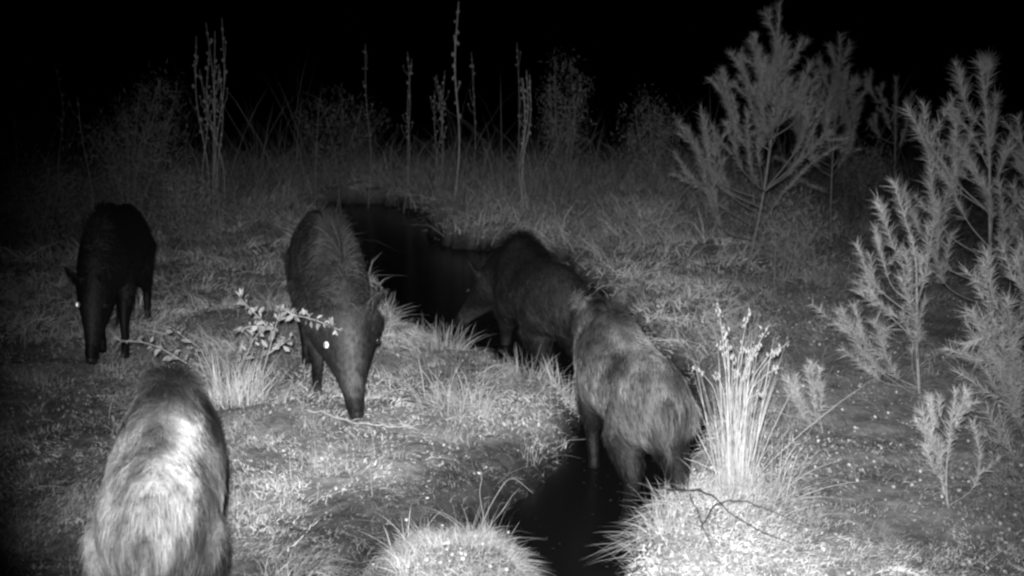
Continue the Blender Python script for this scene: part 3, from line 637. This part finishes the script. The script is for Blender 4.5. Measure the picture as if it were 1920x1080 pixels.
# ------------------------------------------------------------------ clumps of rush and grass
def clump(name, label, cat, base, N, ln, w, lean, tint, n_seed=0, seed=1, rad=.10, sag=.35, group=None, tops=(), flowers=()):
    global rng
    keep = rng; rng = np.random.default_rng(seed)
    o0 = Vector(base); o0.z = hz(o0.x, o0.y); root = empty(name, o0, label, cat, group)
    an = rng.random(N) * 2 * math.pi; rr_ = rad * np.sqrt(rng.random(N))
    px, py = np.cos(an) * rr_, np.sin(an) * rr_
    pz = height(px + o0.x, py + o0.y) - o0.z - .01
    az = an + rng.normal(size=N) * 1.0 + .5 * np.sin(an * 2 + seed); le = np.abs(rng.normal(size=N)) * lean * (.4 + rr_ / rad)
    d = np.stack([np.cos(az) * np.sin(le), np.sin(az) * np.sin(le), np.cos(le)], 1)
    s = sag * (.3 + rng.random(N)) * np.sin(le + .2); be = np.stack([np.cos(az) * s, np.sin(az) * s, -s * .9], 1)
    L_ = ln * (.35 + .75 * rng.random(N) ** 1.3)
    V, Qd, T, C = strips(np.stack([px, py, pz], 1), d, L_, w * (.6 + .8 * rng.random(N)), be, 4, tint * (.6 + .7 * rng.random(N)), 1.1)
    link('blades', mesh_np('blades', V, Qd, T, C, smooth=False), M['rush'], root, 'stuff')
    for tp in tops:                                             # single seeding stems, last point the tip
        path = spline([o0 + Vector((rng.normal() * rad * .4, rng.normal() * rad * .4, -.01))] + list(tp), 6)
        st = link('stem', mesh_np('stem', *tube([p - o0 for p in path], np.linspace(w * .55, w * .25, len(path)), 5, tint * 1.15)), M['rush'], root)
        if n_seed:
            gs = []; i0 = int(len(path) * .80)
            for k in range(n_seed):
                p = path[min(len(path) - 2, i0 - 1 + int(rng.random() * (len(path) - i0) * .9))]; q = .007 * (.6 + rng.random())
                c = p - o0 + Vector(rng.normal(size=3)) * .010
                Vs, Qs, Ts, Cs = tube([c + Vector((0, 0, -q)), c, c + Vector((rng.normal() * .004, 0, q))], [q * .3, q * .6, q * .2], 5, tint * .8); gs.append((Vs, Qs, Ts, Cs))
            link('seed_head', mesh_np('seed_head', *join(gs)), M['dry'], st, 'stuff')
    for u, v in flowers:
        p = at(u, v, gnd(u, v, o0.z + .06).y); p.z = max(p.z, hz(p.x, p.y) + .035)
        gs = []
        for k in range(7):
            a_ = k * math.pi * 2 / 7; c = Vector((math.cos(a_) * .006, math.sin(a_) * .006, .003 * (k % 2))) if k else Vector((0, 0, .004))
            gs.append(tube([c + Vector((0, 0, -.006)), c, c + Vector((c.x * .3, c.y * .3, .006))], [.003, .0062, .003], 6, .8))
        fo = link('flower', mesh_np('flower', *join(gs)), M['petal'], root); fo.location = p - o0; q = .32 + .45 * rng.random() ** 2; fo.scale = (q, q, q)
        sv = tube([Vector((0, 0, -.05)), Vector((.002, 0, -.02)), Vector((0, 0, 0))], .0015, 5, .4); link('stalk', mesh_np('stalk', *sv), M['rush'], fo)
    rng = keep
    return root
RD = gnd(1375, 925).y
def rt(u, v, dy=0., su=1370, sv=760): return [at((u + 2 * su) / 3, (v + 2 * sv) / 3 + 20, RD + dy * .3), at((2 * u + su) / 3, (2 * v + sv) / 3 - 6, RD + dy * .6), at(u, v, RD + dy)]
clump('rush_clump', 'bright upright rush clump with seed heads beside the right ditch bank', 'rush clump', gnd(1378, 915), 220, .74, .0032, .17, .50, 9, 71, .07, .22,
      tops=[rt(1358, 606), rt(1400, 640, .05), rt(1480, 640, -.05), rt(1415, 655, .1), rt(1350, 640, .05), rt(1405, 580, .1), rt(1445, 605, .1), rt(1345, 560, .05), rt(1462, 690, -.05),
            rt(1300, 690, -.1), rt(1400, 700, -.1), rt(1440, 740, -.1), rt(1425, 640, .15), rt(1460, 650, .1), rt(1340, 700, -.05), rt(1375, 660, -.1), rt(1385, 690, .1), rt(1365, 640, .1)])
clump('grass_skirt', 'pale drooping grass tuft at the foot of the rush clump', 'grass tuft', gnd(1350, 975), 1100, .17, .0020, .9, .40, 0, 72, .36, .7)
clump('grass_skirt', 'fine arching grass tuft just right of the rush clump', 'grass tuft', gnd(1440, 930), 160, .42, .003, .9, .45, 0, 73, .10, .8)
TS = gnd(865, 1062)
clump('tussock', 'rounded grass tussock with small white flowers at the bottom centre', 'tussock', TS, 5200, .095, .0017, 1.05, .36, 0, 74, .25, .9,
      flowers=[(840, 1018), (863, 1028), (848, 1040), (868, 1048), (752, 1045), (778, 1040), (785, 1058), (800, 1050), (826, 1055), (865, 1038), (838, 1030), (873, 1040), (920, 1062), (765, 1062), (843, 1052), (950, 1068), (762, 975), (830, 985), (953, 998), (905, 1020), (700, 1058)])
clump('grass_tuft', 'tuft of long grass on the left rim of the tussock', 'grass tuft', gnd(760, 1010), 45, .20, .0022, .7, .5, 0, 75, .06, .6)
clump('grass_tuft', 'spray of long seeding grass leaning over the ditch behind the tussock', 'grass tuft', gnd(895, 1000), 90, .22, .0018, .9, .42, 0, 76, .12, .7,
      tops=[[at(930, 930, 3.95), at(960, 897, 4.0), at(1000, 925, 4.0)], [at(900, 930, 4.0), at(903, 900, 4.0), at(903, 885, 4.0)], [at(940, 960, 3.9), at(960, 930, 3.95), at(975, 915, 4.0)]])
clump('grass_tuft', 'stiff grass tuft hanging over the right ditch bank', 'grass tuft', gnd(1250, 990), 80, .24, .0024, .9, .42, 0, 77, .10, .7)
clump('grass_tuft', 'thin upright grass tuft at the near edge of the pond', 'grass tuft', gnd(832, 640), 220, .26, .0034, .5, .34, 0, 78, .16, .5)
clump('grass_tuft', 'sparse grass tuft by the hind foot of the ditch boar', 'grass tuft', gnd(995, 705), 120, .26, .0034, .7, .40, 0, 79, .18, .6)
clump('grass_tuft', 'pale grass tuft at the left flank of the ditch boar', 'grass tuft', gnd(1060, 715), 200, .24, .0032, .5, .46, 0, 80, .10, .5)
clump('grass_tuft', 'long combed grass tuft on the bank in the centre', 'grass tuft', gnd(850, 770), 420, .30, .0030, 1.0, .46, 0, 81, .20, .7)
clump('grass_tuft', 'upright grass tuft growing among the leafy shrub stems', 'grass tuft', gnd(440, 770), 420, .32, .0030, .4, .75, 0, 82, .16, .35)
clump('grass_tuft', 'grass tuft at the left pond edge beside the middle boar', 'grass tuft', gnd(715, 590), 200, .22, .0038, .55, .38, 0, 83, .12, .5)

# ------------------------------------------------------------------ pale leaf cluster and fallen twigs
def low_plant(label, c, N, size, spread, seed):
    rr = random.Random(seed); o0 = Vector(c); o0.z = hz(o0.x, o0.y); root = empty('low_leafy_plant', o0, label, 'plant')
    for k in range(N):
        x_, y_ = rr.gauss(0, spread), rr.gauss(0, spread * .7); z_ = hz(o0.x + x_, o0.y + y_) - o0.z + rr.uniform(.03, .07)
        lo = link('leaf', LEAF[rr.choice((1, 2, 2))], M['leaf'], root); lo.location = (x_, y_, z_); q = size * rr.uniform(.6, 1.2); lo.scale = (q * 1.2, q, q)
        lo.rotation_euler = (rr.uniform(.1, 1.0), rr.uniform(-.4, .4), rr.uniform(-1.5, 1.5))
low_plant('low plant with pale round leaves on the bank left of the ditch boar', gnd(945, 800), 34, .026, .10, 91)
low_plant('low plant with pale leaves right beside the bottom left boar', gnd(470, 960), 22, .022, .14, 92)
low_plant('low plant with pale leaves at the foot of the pale grass tuft', gnd(1050, 735), 16, .026, .06, 93)
def twig(label, pts, r, tint, name='fallen_twig', side=0, seed=1):
    rr = random.Random(seed); P_ = [gnd(u, v) for u, v, h in pts]
    P_ = [Vector((p.x, p.y, hz(p.x, p.y) + h)) for p, (u, v, h) in zip(P_, pts)]
    o0 = P_[0].copy(); root = empty(name, o0, label, 'twig'); path = spline(P_, 6)
    link('stem', mesh_np('stem', *tube([p - o0 + Vector((rr.gauss(0, r * .9), rr.gauss(0, r * .9), rr.gauss(0, r * .9))) for p in path], np.linspace(r, r * .4, len(path)), 6, tint)), M['bark'], root)
    for k in range(side):
        p = path[int(len(path) * rr.uniform(.2, .9))] - o0; d = Vector((rr.uniform(-1, 1), rr.uniform(-.5, .5), rr.uniform(.1, .6))).normalized() * rr.uniform(.04, .10)
        link('side_twig', mesh_np('side_twig', *tube([p, p + d * .5, p + d + Vector((0, 0, -.01))], [r * .5, r * .4, r * .25], 5, tint)), M['bark'], root)
twig('pale crooked fallen branch lying below the snout of the middle boar', [(575, 810, .06), (630, 822, .08), (690, 832, .09), (745, 830, .09), (785, 835, .08), (805, 850, .05)], .0055, .52, 'fallen_branch', 16, 101)
twig('dark bent bramble stem lying over the grass at the lower right', [(1245, 960, .12), (1320, 1000, .14), (1390, 1030, .10), (1490, 1036, .04)], .003, .05, 'bramble_stem', 0, 102)
twig('straight dark stem crossing the bent bramble stem', [(1312, 1030, .05), (1340, 1012, .12), (1400, 1008, .12), (1500, 1012, .08)], .0026, .06, 'bramble_stem', 0, 103)
twig('dark thin twig slanting down to the bottom edge below the rushes', [(1290, 970, .08), (1320, 1030, .05), (1350, 1080, .04)], .0026, .07, 'bramble_stem', 0, 104)
twig('pale dry grass culm lying by the bottom left boar', [(540, 1055, .06), (575, 1030, .09), (605, 1012, .11)], .004, .6, 'dry_culm', 0, 105)
